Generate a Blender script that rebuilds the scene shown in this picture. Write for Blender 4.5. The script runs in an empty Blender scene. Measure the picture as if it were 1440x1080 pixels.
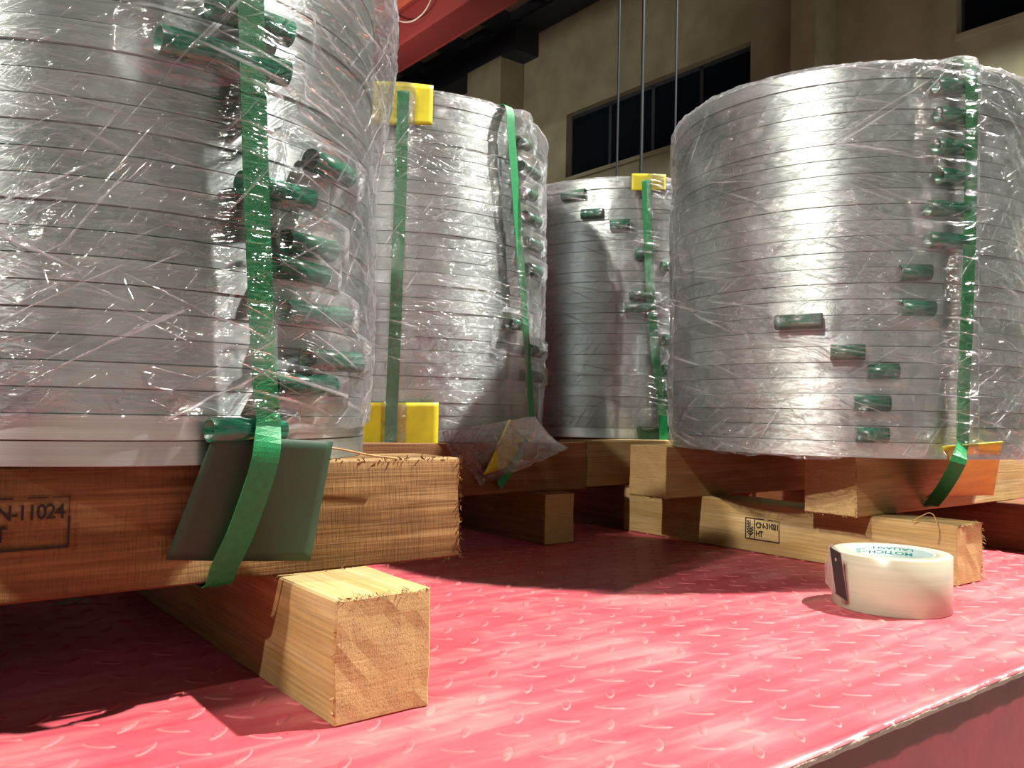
import bpy, bmesh, math, random
import numpy as np
from mathutils import Vector, Matrix, noise as mnoise

random.seed(7)
C = bpy.context.scene.collection
SC = bpy.context.scene
PI = math.pi

T = math.radians(37.9)
# ------------------------------------------------------------------ camera, world, lights, exposure
F = 1180.0
H = 0.2326
pitch = math.atan(40 / F)
roll = 0.020
cam_d = bpy.data.cameras.new('camera'); cam = bpy.data.objects.new('camera', cam_d); C.objects.link(cam)
fw = Vector((0, math.cos(pitch), math.sin(pitch)))
rt0 = Vector((1, 0, 0)); up0 = rt0.cross(fw)
rt = rt0 * math.cos(roll) + up0 * math.sin(roll)
up = rt.cross(fw)
M = Matrix((rt, up, -fw)).transposed().to_4x4(); M.translation = Vector((0, 0, H))
cam.matrix_world = M
cam_d.sensor_width = 36; cam_d.lens = 36 * F / 1440; cam_d.clip_start = 0.02; cam_d.clip_end = 200
SC.camera = cam
EYE = Vector((0, 0, H))

w = bpy.data.worlds.new('hall_ambience'); SC.world = w; w.use_nodes = True
w.node_tree.nodes['Background'].inputs[0].default_value = (0.80, 0.90, 1.0, 1)
w.node_tree.nodes['Background'].inputs[1].default_value = 0.04

def lamp(name, loc, energy, col, size=0.12, aim=None, cone=150):
    l = bpy.data.lights.new(name, 'SPOT' if aim else 'POINT'); l.energy = energy; l.color = col; l.shadow_soft_size = size
    o = bpy.data.objects.new(name, l); C.objects.link(o); o.location = loc
    if aim:
        l.spot_size = math.radians(cone); l.spot_blend = 0.5
        o.rotation_euler = (Vector(aim) - Vector(loc)).to_track_quat('-Z', 'Y').to_euler()
    return o
lamp('hall_or_fill_lamp', (0.25 + .535 * 7, 1.0 + .100 * 7, .84 * 7 + .1), 5600, (1.0, 0.94, 0.88), 0.09, (2.2, 1.0, 0), 105)
lamp('hall_or_fill_lamp', (-.13 - .565 * 7, .64 - .435 * 7, .70 * 7 + .1), 1300, (1.0, 0.92, 0.80), 0.09, (-1.2, -.1, 0), 110)
lamp('work_lamp', (.60 - .50 * 7, 1.45 - .66 * 7, .56 * 7), 950, (1.0, 0.93, 0.84), 0.06, (.62, 1.50, .35), 19)
lamp('hall_or_fill_lamp', (2.0, -5.5, 6.5), 1500, (1.0, 0.97, 0.92), 0.15, (0.0, -9.0, 1), 130)  # fill lamp added behind the camera, lights the back wall for steel reflections
lamp('hall_or_fill_lamp', (7.5, -4.0, 6.5), 1200, (1.0, 0.96, 0.9), 0.15, (7.5, -4.6, 0), 80)  # fill lamp added behind the camera for streaks in the steel
lamp('hall_or_fill_lamp', (3.0, 3.9, 6.3), 1900, (1.0, 0.98, 0.88), 0.15, (4.9, 8.6, 2.2), 118)  # fill lamp added to brighten the right wall
lamp('hall_or_fill_lamp', (-4.5, 7.5, 6.3), 200, (1.0, 0.93, 0.85), 0.15, (-1.5, 12.5, 6.2), 60)  # fill lamp added to brighten the girder
lamp('hall_or_fill_lamp', (-3.0, 11.0, 4.6), 130, (1.0, 0.9, 0.75), 0.2, (-1.0, 13.0, 6.9), 120)  # fill lamp added to light the roof sheets from below

SC.view_settings.view_transform = 'Standard'
SC.view_settings.look = 'None'
SC.view_settings.gamma = 1
SC.view_settings.use_curve_mapping = False
SC.view_settings.exposure = 0.45
SC.cycles.max_bounces = 10
SC.cycles.transparent_max_bounces = 24
SC.cycles.caustics_reflective = False
SC.cycles.caustics_refractive = False

# ------------------------------------------------------------------ directions
U = Vector((math.cos(T), math.sin(T), 0)); D = Vector((-math.sin(T), math.cos(T), 0)); E = -D

def ray(px, py):
    return (rt * ((px - 720) / F) + up * (-(py - 540) / F) + fw)
def at_z(px, py, z):
    r = ray(px, py); t = (z - H) / r.z; return EYE + r * t
def at_plane(px, py, P, n):
    r = ray(px, py); t = (P - EYE).dot(n) / r.dot(n); return EYE + r * t
def at_cyl(S, px, py, rr):
    r = ray(px, py); c = S['c']
    a = r.x ** 2 + r.y ** 2; b = -2 * (r.x * c.x + r.y * c.y); cc = c.x ** 2 + c.y ** 2 - rr * rr
    q = b * b - 4 * a * cc
    t = -b / (2 * a) if q < 0 else (-b - math.sqrt(q)) / (2 * a)
    return EYE + r * t
def ang(S, p): return math.atan2(p.y - S['c'].y, p.x - S['c'].x)

# ------------------------------------------------------------------ materials
def mat(name):
    m = bpy.data.materials.new(name); m.use_nodes = True
    nt = m.node_tree; b = nt.nodes['Principled BSDF']
    return m, nt, b
def N(nt, t, **k):
    n = nt.nodes.new(t)
    for a, v in k.items():
        if a in n.inputs: n.inputs[a].default_value = v
        else: setattr(n, a, v)
    return n
def L(nt, a, ao, b, bi): nt.links.new(a.outputs[ao], b.inputs[bi])
def ramp(nt, stops, interp='LINEAR'):
    r = nt.nodes.new('ShaderNodeValToRGB'); r.color_ramp.interpolation = interp
    e = r.color_ramp.elements
    while len(e) < len(stops): e.new(0.5)
    for x, (p, c) in zip(e, stops):
        x.position = p; x.color = (c[0], c[1], c[2], 1) if len(c) > 2 else (c[0],) * 3 + (1,)
    return r
def coords(nt, kind='Object', scale=(1, 1, 1), rot=(0, 0, 0)):
    tc = nt.nodes.new('ShaderNodeTexCoord'); mp = nt.nodes.new('ShaderNodeMapping')
    mp.inputs['Scale'].default_value = scale; mp.inputs['Rotation'].default_value = rot
    L(nt, tc, kind, mp, 'Vector'); return mp
def simple(name, col, rough=0.5, metal=0, bump=0, bscale=200, **kw):
    m, nt, b = mat(name)
    b.inputs['Base Color'].default_value = (*col, 1); b.inputs['Roughness'].default_value = rough; b.inputs['Metallic'].default_value = metal
    for k, v in kw.items(): b.inputs[k.replace('_', ' ')].default_value = v
    n = N(nt, 'ShaderNodeTexNoise', Scale=bscale * .2, Detail=4.0); mp = coords(nt); L(nt, mp, 0, n, 'Vector')
    r = ramp(nt, [(0.3, tuple(c * 0.82 for c in col)), (0.7, tuple(min(1, c * 1.12) for c in col))]); L(nt, n, 'Fac', r, 0); L(nt, r, 0, b, 'Base Color')
    if bump:
        bp = N(nt, 'ShaderNodeBump', Strength=bump, Distance=0.002); n2 = N(nt, 'ShaderNodeTexNoise', Scale=float(bscale), Detail=3.0)
        L(nt, mp, 0, n2, 'Vector'); L(nt, n2, 'Fac', bp, 'Height'); L(nt, bp, 0, b, 'Normal')
    return m

def steel():
    m, nt, b = mat('brushed_steel')
    b.inputs['Metallic'].default_value = 0.92
    b.inputs['Roughness'].default_value = 0.45
    b.inputs['Anisotropic Rotation'].default_value = 0.25
    b.inputs['Anisotropic'].default_value = 0.72
    tg = N(nt, 'ShaderNodeTangent'); tg.direction_type = 'RADIAL'; tg.axis = 'Z'; L(nt, tg, 0, b, 'Tangent')
    mp = coords(nt, 'Object', (3, 3, 900)); n = N(nt, 'ShaderNodeTexNoise', Scale=1.0, Detail=3.0); L(nt, mp, 0, n, 'Vector')
    oi = N(nt, 'ShaderNodeObjectInfo')
    r1 = ramp(nt, [(0, (0.47, 0.53, 0.51)), (1, (0.61, 0.67, 0.65))]); L(nt, oi, 'Random', r1, 0)
    r2 = ramp(nt, [(0.3, (0.80,)), (0.7, (1.0,))]); L(nt, n, 'Fac', r2, 0)
    mx = N(nt, 'ShaderNodeMix', data_type='RGBA', blend_type='MULTIPLY'); mx.inputs['Factor'].default_value = 1
    L(nt, r1, 0, mx, 6); L(nt, r2, 0, mx, 7); L(nt, mx, 2, b, 'Base Color')
    bp = N(nt, 'ShaderNodeBump', Strength=0.06, Distance=0.001); L(nt, n, 'Fac', bp, 'Height'); L(nt, bp, 0, b, 'Normal')
    return m

def wood(name, c1, c2, c3, grain=1.0, fuzz=0.5):
    m, nt, b = mat(name)
    b.inputs['Roughness'].default_value = 0.75; b.inputs['Specular IOR Level'].default_value = 0.2
    oi = N(nt, 'ShaderNodeObjectInfo')
    tc = nt.nodes.new('ShaderNodeTexCoord'); va = N(nt, 'ShaderNodeVectorMath', operation='ADD')
    sc = N(nt, 'ShaderNodeVectorMath', operation='SCALE'); cb = N(nt, 'ShaderNodeCombineXYZ')
    for i in range(3): L(nt, oi, 'Random', cb, i)
    L(nt, cb, 0, sc, 0); sc.inputs['Scale'].default_value = 13.0
    L(nt, tc, 'Object', va, 0); L(nt, sc, 0, va, 1)
    mp = N(nt, 'ShaderNodeMapping'); mp.inputs['Scale'].default_value = (2.2, 30, 30); L(nt, va, 0, mp, 0)
    n1 = N(nt, 'ShaderNodeTexNoise', Scale=1.6, Detail=6.0, Distortion=0.6); L(nt, mp, 0, n1, 'Vector')
    mp2 = N(nt, 'ShaderNodeMapping'); mp2.inputs['Scale'].default_value = (9, 420, 420); L(nt, va, 0, mp2, 0)
    n2 = N(nt, 'ShaderNodeTexNoise', Scale=1.0, Detail=3.0); L(nt, mp2, 0, n2, 'Vector')
    n3 = N(nt, 'ShaderNodeTexNoise', Scale=9.0, Detail=4.0); L(nt, va, 0, n3, 'Vector')
    # short cross-grain saw marks
    mp4 = N(nt, 'ShaderNodeMapping'); mp4.inputs['Scale'].default_value = (520, 60, 60); L(nt, va, 0, mp4, 0)
    n4 = N(nt, 'ShaderNodeTexNoise', Scale=1.0, Detail=3.0); L(nt, mp4, 0, n4, 'Vector')
    r = ramp(nt, [(0.32, c1), (0.5, c2), (0.68, c3)]); L(nt, n1, 'Fac', r, 0)
    rf = ramp(nt, [(0.35, (0.72,)), (0.62, (1.0,))]); L(nt, n2, 'Fac', rf, 0)
    rg = ramp(nt, [(0.3, (0.78, 0.70, 0.60)), (0.65, (1, 1, 1))]); L(nt, n3, 'Fac', rg, 0)
    r4 = ramp(nt, [(0.30, (1 - 0.45 * fuzz ** 2,)), (0.48, (1.0,))]); L(nt, n4, 'Fac', r4, 0)
    last = r
    for x in (rf, rg, r4):
        mx = N(nt, 'ShaderNodeMix', data_type='RGBA', blend_type='MULTIPLY'); mx.inputs['Factor'].default_value = 1
        L(nt, last, 2 if last.type == 'MIX' else 0, mx, 6); L(nt, x, 0, mx, 7); last = mx
    L(nt, last, 2, b, 'Base Color')
    ad = N(nt, 'ShaderNodeMath', operation='ADD'); L(nt, n2, 'Fac', ad, 0); L(nt, n4, 'Fac', ad, 1)
    bp = N(nt, 'ShaderNodeBump', Strength=0.5, Distance=0.0012 * (0.5 + fuzz)); L(nt, ad, 0, bp, 'Height'); L(nt, bp, 0, b, 'Normal')
    return m

def endgrain(name, c1, c2):
    m, nt, b = mat(name)
    b.inputs['Roughness'].default_value = 0.85; b.inputs['Specular IOR Level'].default_value = 0.15
    mp = coords(nt, 'Object', (60, 60, 60), (0.6, 0, 0))
    n0 = N(nt, 'ShaderNodeTexNoise', Scale=0.25, Detail=2.0); L(nt, mp, 0, n0, 'Vector')
    mp2 = coords(nt, 'Object', (40, 40, 700), (0.75, 0, 0)); n1 = N(nt, 'ShaderNodeTexNoise', Scale=1.0, Detail=4.0); L(nt, mp2, 0, n1, 'Vector')
    n2 = N(nt, 'ShaderNodeTexNoise', Scale=9.0, Detail=6.0, Roughness=0.75); L(nt, mp, 0, n2, 'Vector')
    mxa = N(nt, 'ShaderNodeMath', operation='MULTIPLY_ADD'); L(nt, n0, 'Fac', mxa, 0); mxa.inputs[1].default_value = 0.1; L(nt, n1, 'Fac', mxa, 2)
    sub = N(nt, 'ShaderNodeMath', operation='SUBTRACT'); L(nt, mxa, 0, sub, 0); sub.inputs[1].default_value = 0.05
    r = ramp(nt, [(0.3, c1), (0.62, c2)]); L(nt, sub, 0, r, 0)
    r2 = ramp(nt, [(0.36, (0.5, 0.42, 0.34)), (0.47, (1, 1, 1))]); L(nt, n2, 'Fac', r2, 0)
    mx = N(nt, 'ShaderNodeMix', data_type='RGBA', blend_type='MULTIPLY'); mx.inputs['Factor'].default_value = 0.75
    L(nt, r, 0, mx, 6); L(nt, r2, 0, mx, 7); L(nt, mx, 2, b, 'Base Color')
    bp = N(nt, 'ShaderNodeBump', Strength=0.7, Distance=0.0012); L(nt, n2, 'Fac', bp, 'Height'); L(nt, bp, 0, b, 'Normal')
    return m

def red_plate(worn):
    m, nt, b = mat('red_deck_paint' if not worn else 'worn_tread_paint')
    b.inputs['Roughness'].default_value = 0.5 if not worn else .62; b.inputs['Specular IOR Level'].default_value = 0.45 if not worn else .25
    mp = coords(nt, 'Object', (1, 1, 1))
    n1 = N(nt, 'ShaderNodeTexNoise', Scale=9.0, Detail=5.0, Distortion=0.4)
    mp3 = N(nt, 'ShaderNodeMapping'); mp3.inputs['Rotation'].default_value = (0, 0, T - .04); mp3.inputs['Scale'].default_value = (6, 48, 1)
    tc = nt.nodes.new('ShaderNodeTexCoord'); L(nt, tc, 'Object', mp3, 0)
    n3 = N(nt, 'ShaderNodeTexNoise', Scale=1.0, Detail=4.0, Distortion=0.3); L(nt, mp3, 0, n3, 'Vector')
    L(nt, mp, 0, n1, 'Vector')
    r = ramp(nt, [(0.36, (0.33, 0.036, 0.052)), (0.50, (0.40, 0.060, 0.078)), (0.66, (0.48, 0.14, 0.14))]); 
    ad = N(nt, 'ShaderNodeMath', operation='MULTIPLY_ADD'); L(nt, n3, 'Fac', ad, 0); ad.inputs[1].default_value = 0.6
    m2 = N(nt, 'ShaderNodeMath', operation='MULTIPLY'); L(nt, n1, 'Fac', m2, 0); m2.inputs[1].default_value = 0.42; L(nt, m2, 0, ad, 2)
    L(nt, ad, 0, r, 0)
    # rubbed pale scuffs
    n4 = N(nt, 'ShaderNodeTexNoise', Scale=5.0, Detail=8.0, Roughness=0.7); mp4 = coords(nt, 'Object', (1.0, 3.4, 1), (0, 0, T)); L(nt, mp4, 0, n4, 'Vector')
    r4 = ramp(nt, [(0.56 if not worn else 0.53, (0,)), (0.76 if not worn else 0.66, (1,))]); L(nt, n4, 'Fac', r4, 0)
    sc = N(nt, 'ShaderNodeMath', operation='MULTIPLY'); L(nt, r4, 0, sc, 0); sc.inputs[1].default_value = 0.45 if not worn else 0.7
    mx = N(nt, 'ShaderNodeMix', data_type='RGBA'); L(nt, sc, 0, mx, 0); L(nt, r, 0, mx, 6)
    mx.inputs[7].default_value = (0.42, 0.29, 0.24, 1) if not worn else (0.25, 0.20, 0.17, 1)
    L(nt, mx, 2, b, 'Base Color')
    bp = N(nt, 'ShaderNodeBump', Strength=0.25, Distance=0.0015); L(nt, n3, 'Fac', bp, 'Height'); L(nt, bp, 0, b, 'Normal')
    return m

def film_mat(dots=1.0):
    m, nt, b = mat('stretch_film'); nt.nodes.remove(b)
    out = nt.nodes['Material Output']
    tr = N(nt, 'ShaderNodeBsdfTransparent'); tr.inputs[0].default_value = (0.97, 0.97, 0.98, 1)
    gl = N(nt, 'ShaderNodeBsdfGlossy', Roughness=0.10); gl.inputs[0].default_value = (1, 1, 1, 1)
    df = N(nt, 'ShaderNodeBsdfDiffuse'); df.inputs[0].default_value = (0.86, 0.87, 0.9, 1)
    tl = N(nt, 'ShaderNodeBsdfTranslucent'); tl.inputs[0].default_value = (0.8, 0.82, 0.86, 1)
    dt = N(nt, 'ShaderNodeMixShader', Fac=0.4); L(nt, df, 0, dt, 1); L(nt, tl, 0, dt, 2)
    def streak(rotz, sx, sy, lo, hi, seed):
        tc = nt.nodes.new('ShaderNodeTexCoord')
        mr = N(nt, 'ShaderNodeMapping'); mr.inputs['Rotation'].default_value = (0, 0, rotz); mr.inputs['Location'].default_value = (seed, seed * 1.7, 0); L(nt, tc, 'UV', mr, 0)
        ms = N(nt, 'ShaderNodeMapping'); ms.inputs['Scale'].default_value = (sx, sy, 1); L(nt, mr, 0, ms, 0)
        n = N(nt, 'ShaderNodeTexNoise', Scale=1.0, Detail=2.0, Distortion=0.35); L(nt, ms, 0, n, 'Vector')
        # masked so that the folds come in bundles
        mk = N(nt, 'ShaderNodeTexNoise', Scale=7.0, Detail=2.0); L(nt, mr, 0, mk, 'Vector')
        rm = ramp(nt, [(0.44, (0,)), (0.60, (1,))]); L(nt, mk, 'Fac', rm, 0)
        r = ramp(nt, [(lo, (0,)), (hi, (1,))]); L(nt, n, 'Fac', r, 0)
        mu = N(nt, 'ShaderNodeMath', operation='MULTIPLY'); L(nt, r, 0, mu, 0); L(nt, rm, 0, mu, 1)
        return mu
    ss = [streak(0.20, 2.5, 170, .60, .70, 3.1), streak(0.42, 3.5, 200, .62, .73, 8.2), streak(-0.55, 5, 230, .62, .72, 1.3), streak(-1.0, 7, 220, .63, .72, 5.9)]
    sb = [streak(-0.85, 26, 330, .66, .72, 12.3), streak(-0.35, 20, 300, .66, .73, 17.1), streak(1.2, 24, 320, .67, .73, 21.7)]
    last = ss[0]
    for s in ss[1:]:
        a = N(nt, 'ShaderNodeMath', operation='MAXIMUM'); L(nt, last, 0, a, 0); L(nt, s, 0, a, 1); last = a
    lastb = last
    for q_ in sb:
        a = N(nt, 'ShaderNodeMath', operation='MAXIMUM'); L(nt, lastb, 0, a, 0); L(nt, q_, 0, a, 1); lastb = a
    lw = N(nt, 'ShaderNodeLayerWeight', Blend=0.25)
    tc = nt.nodes.new('ShaderNodeTexCoord')
    cl = N(nt, 'ShaderNodeTexNoise', Scale=11.0, Detail=5.0, Distortion=0.6); L(nt, tc, 'UV', cl, 'Vector')
    rc = ramp(nt, [(0.46, (0.0,)), (0.78, (0.14,))]); L(nt, cl, 'Fac', rc, 0)
    # haze amount
    h1 = N(nt, 'ShaderNodeMath', operation='MULTIPLY_ADD'); L(nt, last, 0, h1, 0); h1.inputs[1].default_value = 0.36; L(nt, rc, 0, h1, 2)
    h2 = N(nt, 'ShaderNodeMath', operation='MULTIPLY_ADD'); pw = N(nt, 'ShaderNodeMath', operation='POWER'); L(nt, lw, 'Facing', pw, 0); pw.inputs[1].default_value = 2.5; L(nt, pw, 0, h2, 0); h2.inputs[1].default_value = 0.34; L(nt, h1, 0, h2, 2); h2.use_clamp = True
    mix1 = N(nt, 'ShaderNodeMixShader'); L(nt, h2, 0, mix1, 0); L(nt, tr, 0, mix1, 1); L(nt, dt, 0, mix1, 2)
    # crumple bump for the glints
    nb = N(nt, 'ShaderNodeTexNoise', Scale=75.0, Detail=3.0, Distortion=1.2); L(nt, tc, 'UV', nb, 'Vector')
    msb = N(nt, 'ShaderNodeMapping'); msb.inputs['Rotation'].default_value = (0, 0, 0.7); msb.inputs['Scale'].default_value = (25, 110, 1); L(nt, tc, 'UV', msb, 0)
    nc = N(nt, 'ShaderNodeTexNoise', Scale=1.0, Detail=3.0, Distortion=0.8); L(nt, msb, 0, nc, 'Vector')
    ab = N(nt, 'ShaderNodeMath', operation='MULTIPLY_ADD'); ab.inputs[1].default_value = dots; L(nt, nb, 'Fac', ab, 0); L(nt, nc, 'Fac', ab, 2)
    ac = N(nt, 'ShaderNodeMath', operation='MULTIPLY_ADD'); L(nt, lastb, 0, ac, 0); ac.inputs[1].default_value = 0.6; L(nt, ab, 0, ac, 2)
    bp = N(nt, 'ShaderNodeBump', Strength=1.0, Distance=0.005); L(nt, ac, 0, bp, 'Height'); L(nt, bp, 0, gl, 'Normal')
    fr = N(nt, 'ShaderNodeFresnel', IOR=1.45); L(nt, bp, 0, fr, 'Normal')
    fm = N(nt, 'ShaderNodeMath', operation='MULTIPLY_ADD'); L(nt, fr, 0, fm, 0); fm.inputs[1].default_value = 0.7; fm.inputs[2].default_value = 0.04; fm.use_clamp = True
    mix2 = N(nt, 'ShaderNodeMixShader'); L(nt, fm, 0, mix2, 0); L(nt, mix1, 0, mix2, 1); L(nt, gl, 0, mix2, 2)
    L(nt, mix2, 0, out, 'Surface')
    return m

M_steel = steel()
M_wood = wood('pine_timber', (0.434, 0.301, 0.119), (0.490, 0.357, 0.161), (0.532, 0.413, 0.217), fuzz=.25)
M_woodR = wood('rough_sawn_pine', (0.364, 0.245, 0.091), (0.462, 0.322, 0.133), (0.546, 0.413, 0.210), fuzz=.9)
M_woodD = wood('shade_dark_timber', (0.149, 0.068, 0.028), (0.205, 0.102, 0.042), (0.260, 0.136, 0.059))  # darker wood colour, deep shade under the stacks put into it
M_woodB = wood('shade_dark_rough_pine', (0.130, 0.068, 0.024), (0.225, 0.130, 0.048), (0.420, 0.290, 0.132), fuzz=.62)  # rough pine with the shade on the nearest front timber coloured in
M_end = endgrain('sawn_end_grain', (0.378, 0.252, 0.105), (0.462, 0.329, 0.154))
M_red = red_plate(False); M_tread = red_plate(True)
M_rim = simple('rubbed_tread_rim', (0.46, 0.125, 0.125), 0.6, bscale=40, Specular_IOR_Level=0.25)
M_redside = simple('red_side_paint', (0.24, 0.028, 0.035), 0.5, bump=0.2, bscale=60)
M_chip = simple('chipped_bare_edge', (0.62, 0.42, 0.36), 0.6, bump=0.6, bscale=300)
M_film = film_mat(0.9); M_film_smooth = film_mat(0.25)
M_strap = simple('green_plastic_strap', (0.0, 0.20, 0.055), 0.5, bump=0.25, bscale=900)
M_tube = simple('green_sleeve', (0.010, 0.125, 0.065), 0.27, bump=0.05, bscale=300, Coat_Weight=0.3)
M_sheetg = simple('dark_green_sheet', (0.010, 0.045, 0.020), 0.6)
M_yel = simple('yellow_sheet', (0.50, 0.44, 0.010), 0.5)
M_cream = simple('cream_plaster', (0.34, 0.335, 0.22), 0.85, bump=0.3, bscale=12)
M_darkglass = simple('dark_window_glass', (0.005, 0.009, 0.014), 0.9, Specular_IOR_Level=0.04)
M_darkst = simple('dark_steel', (0.018, 0.024, 0.034), 0.6)
M_crane = simple('dull_red_paint', (0.26, 0.035, 0.035), 0.55)
M_orange = simple('orange_red_paint', (0.62, 0.13, 0.075), 0.5)
M_roof = simple('weathered_roof_sheet', (0.30, 0.22, 0.155), 0.8, bump=0.4, bscale=20)
M_lime = simple('whitewashed_plaster', (0.75, 0.73, 0.66), 0.85, bump=0.3, bscale=12)
M_conc = simple('concrete', (0.22, 0.21, 0.19), 0.9)
M_ink = simple('stamp_ink', (0.018, 0.010, 0.008), 0.8)
M_black = simple('black_coated_steel', (0.022, 0.018, 0.020), 0.35)
M_cable = simple('white_cable', (0.65, 0.55, 0.5), 0.5)
M_core = simple('pale_card_core', (0.26, 0.34, 0.33), 0.6)
M_print = simple('green_print', (0.02, 0.25, 0.19), 0.6)
M_tape, _nt, _b = mat('clear_tape')
_b.inputs['Base Color'].default_value = (0.90, 0.87, 0.72, 1); _b.inputs['Roughness'].default_value = 0.28
_b.inputs['Transmission Weight'].default_value = 0.25; _b.inputs['Subsurface Weight'].default_value = 0.25
_b.inputs['Subsurface Radius'].default_value = (0.03, 0.028, 0.02); _b.inputs['Subsurface Scale'].default_value = 0.4
_n = N(_nt, 'ShaderNodeTexNoise', Scale=1.0, Detail=3.0); _m = coords(_nt, 'Object', (8, 8, 300)); L(_nt, _m, 0, _n, 'Vector')
_r = ramp(_nt, [(0.3, (0.48, 0.49, 0.36)), (0.7, (0.56, 0.57, 0.44))]); L(_nt, _n, 'Fac', _r, 0); L(_nt, _r, 0, _b, 'Base Color')

# ------------------------------------------------------------------ mesh helpers
def mesh_obj(name, verts, faces, m, parent=None, smooth=False, uvs=None, mats=None, fmat=None):
    me = bpy.data.meshes.new(name); me.from_pydata([tuple(v) for v in verts], [], faces)
    me.materials.append(m)
    if mats:
        for x in mats: me.materials.append(x)
        for p, i in zip(me.polygons, fmat): p.material_index = i
    if smooth: me.polygons.foreach_set('use_smooth', [True] * len(me.polygons))
    if uvs is not None:
        ul = me.uv_layers.new(name='uv'); li = np.empty(len(me.loops), dtype=np.int32); me.loops.foreach_get('vertex_index', li)
        ul.data.foreach_set('uv', np.asarray(uvs, dtype=np.float32)[li].ravel())
    me.update()
    o = bpy.data.objects.new(name, me); C.objects.link(o)
    if parent: o.parent = parent
    return o
def bm_obj(name, bm, m, parent=None, smooth=False):
    bmesh.ops.recalc_face_normals(bm, faces=bm.faces)
    me = bpy.data.meshes.new(name); bm.to_mesh(me); bm.free(); me.materials.append(m)
    if smooth: me.polygons.foreach_set('use_smooth', [True] * len(me.polygons))
    o = bpy.data.objects.new(name, me); C.objects.link(o)
    if parent: o.parent = parent
    return o
def tag(o, label=None, cat=None, group=None, kind=None):
    if label: o['label'] = label
    if cat: o['category'] = cat
    if group: o['group'] = group
    if kind: o['kind'] = kind
    return o
def empty(name, loc, rz=0):
    o = bpy.data.objects.new(name, None); C.objects.link(o); o.location = loc; o.rotation_euler = (0, 0, rz); o.empty_display_size = .05; return o
def box_bm(x0, x1, y0, y1, z0, z1, bev=0.0, bm=None):
    own = bm is None
    bm = bm or bmesh.new()
    vs = [bm.verts.new((x, y, z)) for x in (x0, x1) for y in (y0, y1) for z in (z0, z1)]
    fs = [(0, 1, 3, 2), (4, 6, 7, 5), (0, 4, 5, 1), (2, 3, 7, 6), (0, 2, 6, 4), (1, 5, 7, 3)]
    nf = [bm.faces.new([vs[i] for i in f]) for f in fs]
    if bev: bmesh.ops.bevel(bm, geom=list({e for f in nf for e in f.edges}), offset=bev, segments=2, affect='EDGES')
    return bm
def ribbon(name, pts, nrm, width, th, m, parent=None, smooth_n=4):
    """flat band through PTS; NRM the outward normals"""
    P = []; Q = []
    n = len(pts)
    for i in range(n - 1):
        p0, p1, p2, p3 = pts[max(i - 1, 0)], pts[i], pts[i + 1], pts[min(i + 2, n - 1)]
        for k in range(smooth_n):
            t = k / smooth_n
            P.append(0.5 * ((2 * p1) + (p2 - p0) * t + (2 * p0 - 5 * p1 + 4 * p2 - p3) * t * t + (3 * p1 - p0 - 3 * p2 + p3) * t ** 3))
            Q.append((nrm[i] * (1 - t) + nrm[i + 1] * t).normalized())
    P.append(pts[-1]); Q.append(nrm[-1])
    V = []; Fc = []
    for i, (p, q) in enumerate(zip(P, Q)):
        t = (P[min(i + 1, len(P) - 1)] - P[max(i - 1, 0)]).normalized()
        s = t.cross(q).normalized() * width / 2
        q2 = s.cross(t).normalized(); q2 = q2 if q2.dot(q) > 0 else -q2
        for a, b in ((-1, 0), (-1, 1), (0, 1.25), (1, 1), (1, 0)): V.append(p + s * a + q2 * th * b)
    for i in range(len(P) - 1):
        for k in range(5):
            a = i * 5 + k; b = i * 5 + (k + 1) % 5
            Fc.append((a, b, b + 5, a + 5))
    Fc.append(tuple(range(5))); e = (len(P) - 1) * 5; Fc.append(tuple(e + 4 - k for k in range(5)))
    o = mesh_obj(name, V, Fc, m, parent)
    return o
def tube_path(name, pts, r, m, parent=None, seg=8):
    cu = bpy.data.curves.new(name, 'CURVE'); cu.dimensions = '3D'; cu.bevel_depth = r; cu.bevel_resolution = 2; cu.use_fill_caps = True
    s = cu.splines.new('BEZIER'); s.bezier_points.add(len(pts) - 1)
    for b, p in zip(s.bezier_points, pts): b.co = p; b.handle_left_type = b.handle_right_type = 'AUTO'
    s.resolution_u = 6
    t = bpy.data.objects.new(name, cu); C.objects.link(t)
    dg = bpy.context.evaluated_depsgraph_get(); me = bpy.data.meshes.new_from_object(t.evaluated_get(dg)); bpy.data.objects.remove(t)
    me.name = name; me.materials.clear(); me.materials.append(m); me.polygons.foreach_set('use_smooth', [True] * len(me.polygons))
    o = bpy.data.objects.new(name, me); C.objects.link(o)
    if parent: o.parent = parent
    return o
def text_mesh(s, size, depth=0.0003, spacing=1.0):
    cu = bpy.data.curves.new('t', 'FONT'); cu.body = s; cu.size = size; cu.extrude = depth; cu.space_character = spacing; cu.offset = size * 0.012
    t = bpy.data.objects.new('t', cu); C.objects.link(t)
    dg = bpy.context.evaluated_depsgraph_get(); me = bpy.data.meshes.new_from_object(t.evaluated_get(dg)); bpy.data.objects.remove(t)
    v = [tuple(x.co) for x in me.vertices]; f = [tuple(p.vertices) for p in me.polygons]; bpy.data.meshes.remove(me)
    return v, f

# ------------------------------------------------------------------ setting: the hall
GZ = -1.3
def wallpt(u, d, z): v = U * u + D * d; return Vector((v.x, v.y, z))
def hall_box(name, u0, u1, d0, d1, z0, z1, m, parent=None, bev=0, kind='structure'):
    o = bm_obj(name, box_bm(u0, u1, d0, d1, z0, z1, bev), m, parent)
    if not parent: o.rotation_euler = (0, 0, T)
    if kind and not parent: o['kind'] = kind
    return o
hall_box('floor', -8, 9.3, -9, 40, GZ - .1, GZ, M_conc)
WU = 9.0
def d_at(px, py=150):
    r = ray(px, py); r.z = 0
    t = WU / r.dot(U); return t * r.dot(D)
def z_at(px, py):
    r = ray(px, py); t = WU / (r.x * U.x + r.y * U.y); return H + t * r.z
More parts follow.
